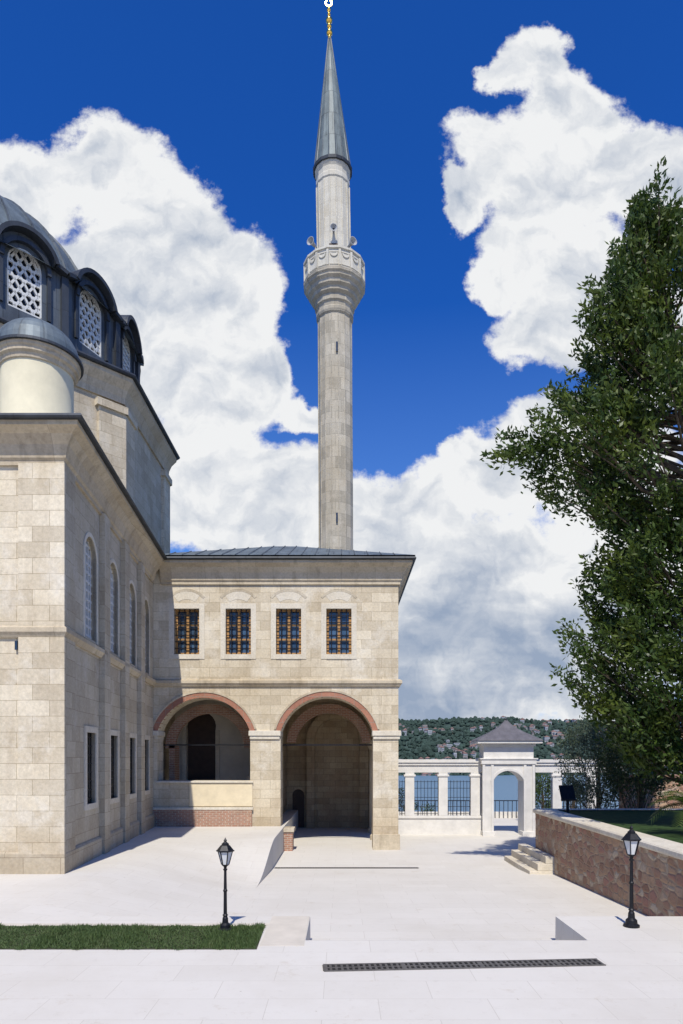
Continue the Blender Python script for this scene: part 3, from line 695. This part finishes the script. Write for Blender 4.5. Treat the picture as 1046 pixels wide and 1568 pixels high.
# ---------------- grass strip
GR,nt,b=newmat('grass'); gi=N(nt,'ShaderNodeNewGeometry'); tc=N(nt,'ShaderNodeTexCoord')
c=mixc(nt,(.028,.06,.010),(.075,.115,.028),gi.outputs['Random Per Island']); c=mixc(nt,c,(.09,.10,.035),mr(nt,noi(nt,tc.outputs['Object'],2.5,4),.55,.75,0,.6))
nt.links.new(c,b.inputs['Base Color']); b.inputs['Roughness'].default_value=.7
one('lawn_soil',plain('lawn_soil',(.045,.05,.022),.95),None,lambda m:m.quad((-24,9.42,.006),(-1.17,9.42,.006),(-1.2,10.72,.006),(-24,10.72,.006)))
n=42000; gx=rng.uniform(-7.5,-1.19,n); gy=rng.uniform(9.42,10.72,n)+.03*np.sin(gx*9)+.02*np.sin(gx*23); gh=rng.uniform(.02,.06,n)*(1+.4*np.sin(gx*3+np.cos(gx*7.3))); an=rng.uniform(0,6.28,n); lx=rng.normal(0,.02,n); ly=rng.normal(0,.02,n)
v=np.empty((n,3,3)); v[:,0]=np.c_[gx-np.cos(an)*.006,gy-np.sin(an)*.006,np.full(n,.005)]; v[:,1]=np.c_[gx+np.cos(an)*.006,gy+np.sin(an)*.006,np.full(n,.005)]; v[:,2]=np.c_[gx+lx,gy+ly,gh]
me=bpy.data.meshes.new('grass_strip'); me.from_pydata(v.reshape(-1,3).tolist(),[],np.arange(n*3).reshape(-1,3).tolist()); me.materials.append(GR)
o=bpy.data.objects.new('grass_strip',me); S.collection.objects.link(o)
one('lawn_border',plain('border_slab_stone',(.55,.50,.42),.8,0,.08,3),None,lambda m:(m.box(-1.15,-.53,9.6,11.38,-.02,.008),m.box(-24,-1.15,10.76,10.9,-.02,.007)))

# ---------------- trees
def leafmat(name,c1,c2,c3):
    m,nt,b=newmat(name); gi=N(nt,'ShaderNodeNewGeometry'); tc=N(nt,'ShaderNodeTexCoord')
    c=mixc(nt,c1,c2,gi.outputs['Random Per Island'])
    c=mixc(nt,c,c3,mr(nt,noi(nt,tc.outputs['Object'],1.1,2),.47,.68,0,.8))
    nt.links.new(c,b.inputs['Base Color']); b.inputs['Roughness'].default_value=.45; b.inputs['Specular IOR Level'].default_value=.3
    tr=N(nt,'ShaderNodeBsdfTranslucent'); nt.links.new(c,tr.inputs[0]); mx=N(nt,'ShaderNodeMixShader'); mx.inputs[0].default_value=.28
    nt.links.new(b.outputs[0],mx.inputs[1]); nt.links.new(tr.outputs[0],mx.inputs[2]); nt.links.new(mx.outputs[0],nt.nodes['Material Output'].inputs[0]); return m
LF=leafmat('tree_leaves',(.025,.05,.010),(.065,.105,.018),(.12,.155,.025))
LF2=leafmat('olive_leaves',(.05,.075,.045),(.10,.13,.085),(.09,.12,.06))
LF3=leafmat('dark_shrub_leaves',(.02,.036,.014),(.045,.07,.024),(.055,.08,.025))
def leafmesh(name,cen,dirs,per,L,spread,size,mat,parent):
    cen=np.repeat(cen,per,0); d=np.repeat(dirs,per,0); n=len(cen)
    tt=rng.uniform(-.5,1,n)[:,None]
    pos=cen+d*tt*L+rng.normal(0,1,(n,3))*spread*(1.1-.8*np.clip(tt,0,1))
    a=d*.8+rng.normal(0,.75,(n,3)); a/=np.linalg.norm(a,axis=1)[:,None]
    r=rng.normal(0,1,(n,3)); r[:,2]*=.5; b_=np.cross(a,r); b_/=np.linalg.norm(b_,axis=1)[:,None]
    s=size*rng.uniform(.6,1.25,n)[:,None]
    v=np.stack([pos,pos+a*s*.45+b_*s*.2,pos+a*s,pos+a*s*.45-b_*s*.2],1)
    me=bpy.data.meshes.new(name); me.from_pydata(v.reshape(-1,3).tolist(),[],np.arange(n*4).reshape(-1,4).tolist()); me.materials.append(mat)
    o=bpy.data.objects.new(name,me); S.collection.objects.link(o); o.parent=parent
def tube(m,pts,rad,n=7):
    i0=[]
    for k,p in enumerate(pts):
        p=Vector(p); d=(Vector(pts[min(k+1,len(pts)-1)])-Vector(pts[max(k-1,0)])).normalized(); q=d.to_track_quat('Z','Y'); i0.append(len(m.v))
        for a in range(n): m.v.append(tuple(p+q@Vector((rad[k]*math.cos(a*6.283/n),rad[k]*math.sin(a*6.283/n),0))))
    for k in range(len(pts)-1):
        for a in range(n): m.f.append((i0[k]+a,i0[k]+(a+1)%n,i0[k+1]+(a+1)%n,i0[k+1]+a))
BARK=plain('bark',(.09,.07,.05),.95,0,.35,12,.1,.6)
DT=17.0
LY=[300,330,350,420,470,520,560,600,660,690,705,720,745,790,830,860,880,920,960,1000,1060,1100,1150,1200]
LX=[980,962,956,920,892,862,872,838,812,800,800,810,850,915,925,880,900,908,884,868,885,925,950,965]
def crown():
    T=empty('broadleaf_tree'); cen=[];dr=[]; br=MB()
    bx=WX(1085,DT); base=Vector((bx,DT,.9))
    tp=[base+Vector((0,0,0)),base+Vector((.1,.1,2.5)),base+Vector((-.1,.2,5)),Vector((WX(1070,DT),DT,9)),Vector((WX(1040,DT),DT,12.5)),Vector((WX(990,DT),DT,16))]
    tube(br,tp,[.32,.26,.22,.16,.09,.02],10)
    def trunk(z):
        for a,b in zip(tp[:-1],tp[1:]):
            if a.z<=z<=b.z: return a.lerp(b,(z-a.z)/(b.z-a.z))
        return tp[-1] if z>tp[-1].z else tp[0]
    for k in range(1750):
        y=random.uniform(312,1165); lx=np.interp(y,LY,LX); cx=np.interp(y,[300,360,450,650],[983,1010,1060,1085])
        r=(cx-lx)/F*DT; a=random.uniform(0,6.283)
        if random.random()<.42: a=math.pi+random.gauss(0,.85)
        rho=r*(random.uniform(.3,1)**.5)
        if math.cos(a)<-.5: rho*= random.uniform(.8,1.0)
        if noise.noise(Vector((math.cos(a)*2.1,y/48.,math.sin(a)*2.1)))<-.08 and rho>.42*r: continue
        c=Vector((WX(cx,DT)+rho*math.cos(a)*.95,DT+rho*.75*math.sin(a),WZ(y,DT)))
        t0=trunk(max(1.5,c.z-rho*.45)); d=(c-t0).normalized(); d=(d+Vector((0,0,.4))).normalized()
        cen.append(c-d*.4); dr.append(d)
        if k%3==0:
            mid=t0.lerp(c,.5)+Vector((0,0,-.1*rho)); tube(br,[t0,mid,c],[.02+.012*rho,.02+.005*rho,.006],5)
    for yy in np.arange(308,1130,15):
        lx=np.interp(yy,LY,LX)+random.uniform(4,30); c=Vector((WX(lx,DT),DT+random.uniform(-1,1),WZ(yy,DT)))
        if 735<yy<840 and random.random()<.5: continue
        t0=trunk(max(1.5,c.z-1.6)); d=((c-t0).normalized()+Vector((0,0,.5))).normalized(); cen.append(c-d*.3); dr.append(d); cen.append(c-d*.75); dr.append(d)
        tube(br,[t0,t0.lerp(c,.5)+Vector((0,0,-.3)),c],[.04,.022,.005],5)
    for (px,py) in ((1012,335),(1030,350),(1046,372),(1000,318),(1040,400),(935,455),(912,480)):
        c=Vector((WX(px,DT),DT,WZ(py,DT))); cen.append(c-Vector((0,0,.4))); dr.append(Vector((-.1,0,1)))
    for t_ in np.linspace(0,1,8): 
        c=Vector((WX(872-95*t_,DT),DT,WZ(688+14*t_,DT))); cen.append(c); dr.append(Vector((-1,0,.15)))
        if t_>.4: cen.append(c+Vector((.2,0,.15))); dr.append(Vector((-.7,0,.7)))
    br.build('trunk_and_limbs',BARK,T,fix=False)
    leafmesh('crown_leaves',np.array(cen),np.array(dr),72,.6,.15,.165,LF,T)
crown()
def bush(name,px,py0,py1,D,rad,n,mat,per=80,size=.12,L=.4,sp=.2,z0=-.9):
    T=empty(name); cx=WX(px,D); zt0,zt1=WZ(py1,D),WZ(py0,D); cen=[];dr=[]; br=MB(); b0=Vector((cx,D,z0))
    top=Vector((cx+.1,D,zt1-.3)); tube(br,[b0,b0.lerp(top,.5)+Vector((.1,0,0)),top],[.12,.07,.02],7)
    for k in range(n):
        t_=random.random(); a=random.uniform(0,6.283); r=rad*math.sin(math.pi*(.12+.83*t_))**.6*random.uniform(.35,1)**.5
        c=Vector((cx+r*math.cos(a),D+r*math.sin(a),zt0+(zt1-zt0)*t_))
        if noise.noise(c*.9)<-.25: continue
        s0=b0.lerp(top,max(.1,t_-.25)); d=((c-s0).normalized()+Vector((0,0,.4))).normalized(); cen.append(c);dr.append(d)
        if k%3==0: tube(br,[s0,c],[.02,.005],4)
    br.build('branches',BARK,T,fix=False); leafmesh('foliage',np.array(cen),np.array(dr),per,L,sp,size,mat,T)
bush('olive_tree',912,1112,1232,27,1.3,150,LF2,90,.11)
bush('olive_tree',875,1165,1225,34,.7,45,LF2,70,.11)
bush('evergreen_shrub',975,1100,1215,23.8,1.2,120,LF3,90,.12)
bush('garden_tree',643,1226,1262,44,.8,30,LF,80,.14,z0=-2)
bush('garden_tree',828,1192,1262,38,.9,60,LF,80,.14)
bush('garden_tree',618,1215,1262,47,.9,30,LF3,80,.14,z0=-2)
PL=empty('palm_plant'); pm=MB(); pc=Vector((WX(1060,15),15,1.6))
for k in range(26):
    a=random.uniform(0,6.283); el=random.uniform(.1,1.2); Lf=random.uniform(.7,1.1); pts=[]
    for t_ in np.linspace(0,1,7): pts.append(pc+Vector((math.cos(a)*Lf*t_*math.cos(el*.5),math.sin(a)*Lf*t_*math.cos(el*.5),Lf*(math.sin(el)*t_-.6*t_*t_))))
    for p,q in zip(pts[:-1],pts[1:]):
        for j in range(3):
            o_=p.lerp(q,j/3); d=(q-p).normalized(); sd=d.cross(Vector((0,0,1))).normalized()
            for s_ in (-1,1):
                e_=o_+sd*s_*.22+d*.16-Vector((0,0,.05)); pm.quad(o_,o_+d*.03,e_)
pm.build('fronds',LF,PL,fix=False); one('palm_trunk',BARK,PL,lambda m:m.lathe(pc.x,pc.y,[(.13,.9),(.1,1.3),(.09,1.6),(0,1.62)],10))

# ---------------- world
W=bpy.data.worlds.new('World'); S.world=W; W.use_nodes=True; nt=W.node_tree; bg=nt.nodes['Background']
SE=math.radians(53)
sky=N(nt,'ShaderNodeTexSky'); sky.sky_type='NISHITA'; sky.sun_disc=False; sky.sun_elevation=SE; sky.sun_rotation=math.radians(181.5); sky.air_density=1.0; sky.dust_density=.3; sky.ozone_density=2.5
tc=N(nt,'ShaderNodeTexCoord'); sp=N(nt,'ShaderNodeSeparateXYZ'); nt.links.new(tc.outputs['Generated'],sp.inputs[0])
def M(op,a,b=None,c=None):
    n=N(nt,'ShaderNodeMath',operation=op)
    for i,x in enumerate((a,b,c)):
        if x is None: continue
        if isinstance(x,(int,float)): n.inputs[i].default_value=x
        else: nt.links.new(x,n.inputs[i])
    return n.outputs[0]
def V(op,a,b):
    n=N(nt,'ShaderNodeVectorMath',operation=op)
    for i,x in enumerate((a,b)):
        if isinstance(x,tuple): n.inputs[i].default_value=x
        elif x is not None: nt.links.new(x,n.inputs[i])
    return n
yy=M('MAXIMUM',sp.outputs[1],.04); u=M('DIVIDE',sp.outputs[0],yy); vv=M('DIVIDE',sp.outputs[2],yy)
cb=N(nt,'ShaderNodeCombineXYZ'); nt.links.new(u,cb.inputs[0]); nt.links.new(vv,cb.inputs[1]); P=cb.outputs[0]
nz=N(nt,'ShaderNodeTexNoise'); nz.inputs['Scale'].default_value=6; nz.inputs['Detail'].default_value=6; nz.inputs['Roughness'].default_value=.58; nt.links.new(P,nz.inputs['Vector'])
off=V('MULTIPLY',V('SUBTRACT',nz.outputs['Color'],(.5,.5,.5)).outputs[0],(.15,.15,0)).outputs[0]
Q=V('ADD',P,off).outputs[0]
bl=[(20,300,120,90),(165,262,95,85),(250,330,95,95),(325,440,105,105),(388,468,55,78),(200,480,200,170),(330,600,105,110),(395,560,52,70),(300,740,190,110),(455,618,44,30),(430,735,75,70),(400,800,130,110),
(815,85,62,52),(765,115,42,44),(850,150,60,60),(880,180,95,75),(960,260,105,80),(775,255,80,85),(850,280,120,110),(815,370,85,95),(900,430,120,115),(705,305,36,44),(1040,300,90,90),(835,500,80,70),(765,420,46,50),(1000,520,110,100),
(600,790,75,75),(660,760,80,70),(760,715,85,85),(830,680,80,75),(700,685,40,30),(930,680,110,95),(700,880,260,130),(560,800,60,70),(700,1020,420,120),(950,850,150,180)]
cur=None
for (px,py,rx,ry) in bl:
    cx,cy=(px-523)/F,(1160-py)/F
    d=V('SUBTRACT',Q,(cx,cy,0)).outputs[0]; d=V('MULTIPLY',d,(F/rx,F/ry,0)).outputs[0]; ln=V('LENGTH',d,None).outputs['Value']
    cur=ln if cur is None else M('SMOOTH_MIN',cur,ln,.25)
def fb(vec,s,d=5,r=.5):
    n=N(nt,'ShaderNodeTexNoise'); n.inputs['Scale'].default_value=s; n.inputs['Detail'].default_value=d; n.inputs['Roughness'].default_value=r; nt.links.new(vec,n.inputs['Vector']); return n.outputs['Fac']
dens=M('ADD',M('SUBTRACT',1.04,cur),M('MULTIPLY',M('SUBTRACT',fb(P,15,8,.66),.5),.95))
alpha=mr(nt,dens,0,.26,0,1,'SMOOTHSTEP')
rel=M('SUBTRACT',fb(Q,8,6,.55),fb(V('ADD',Q,(-.008,.022,0)).outputs[0],8,6,.55))
rel2=M('SUBTRACT',fb(Q,3.0,3),fb(V('ADD',Q,(-.02,.08,0)).outputs[0],3.0,3))
core=mr(nt,dens,.05,1.0,1,.74)
lowd=mr(nt,vv,.04,.40,.72,1.0,'SMOOTHSTEP')
band=mr(nt,fb(mapping(nt,P,(1.0,3.2,1),(3,1,0)),3.4,5,.55),.40,.60,.62,1.12)
bandm=mixc(nt,(1,1,1),band,mr(nt,vv,.20,.34,1,0))
t_=M('ADD',M('MULTIPLY',core,lowd),M('ADD',M('MULTIPLY',rel,1.8),M('MULTIPLY',rel2,1.15)))
sv=N(nt,'ShaderNodeSeparateColor'); nt.links.new(bandm,sv.inputs[0]); t_=M('MULTIPLY',t_,sv.outputs[0])
t_=mr(nt,t_,.30,.95,0,1)
cloud=mixc(nt,(3.3,4.1,5.5),(9.2,9.3,9.4),t_)
skc=mixc(nt,sky.outputs[0],(.14,.66,1.65),1,'MULTIPLY')
hz=mixc(nt,skc,(3.2,5.4,8.2),mr(nt,sp.outputs[2],.05,.55,.5,0))
fin=mixc(nt,hz,cloud,alpha)
nt.links.new(fin,bg.inputs[0]); bg.inputs[1].default_value=.095
tr=Vector((.03,math.cos(SE),-math.sin(SE))); sl=bpy.data.lights.new('sun','SUN'); sl.energy=5.0; sl.angle=math.radians(.5); sl.color=(1,.945,.84)
so=bpy.data.objects.new('sun',sl); S.collection.objects.link(so); so.rotation_euler=tr.to_track_quat('-Z','Y').to_euler(); so.location=(0,-20,40)
cd=bpy.data.cameras.new('camera'); co=bpy.data.objects.new('camera',cd); S.collection.objects.link(co); co.location=(0,0,EYE); co.rotation_euler=(math.pi/2,0,0)
cd.sensor_fit='HORIZONTAL'; cd.sensor_width=24; cd.lens=24; cd.shift_y=(1160-784)/1046; cd.clip_end=9000; cd.clip_start=.1
S.camera=co
S.view_settings.view_transform='Standard'; S.view_settings.look='None'; S.view_settings.exposure=0
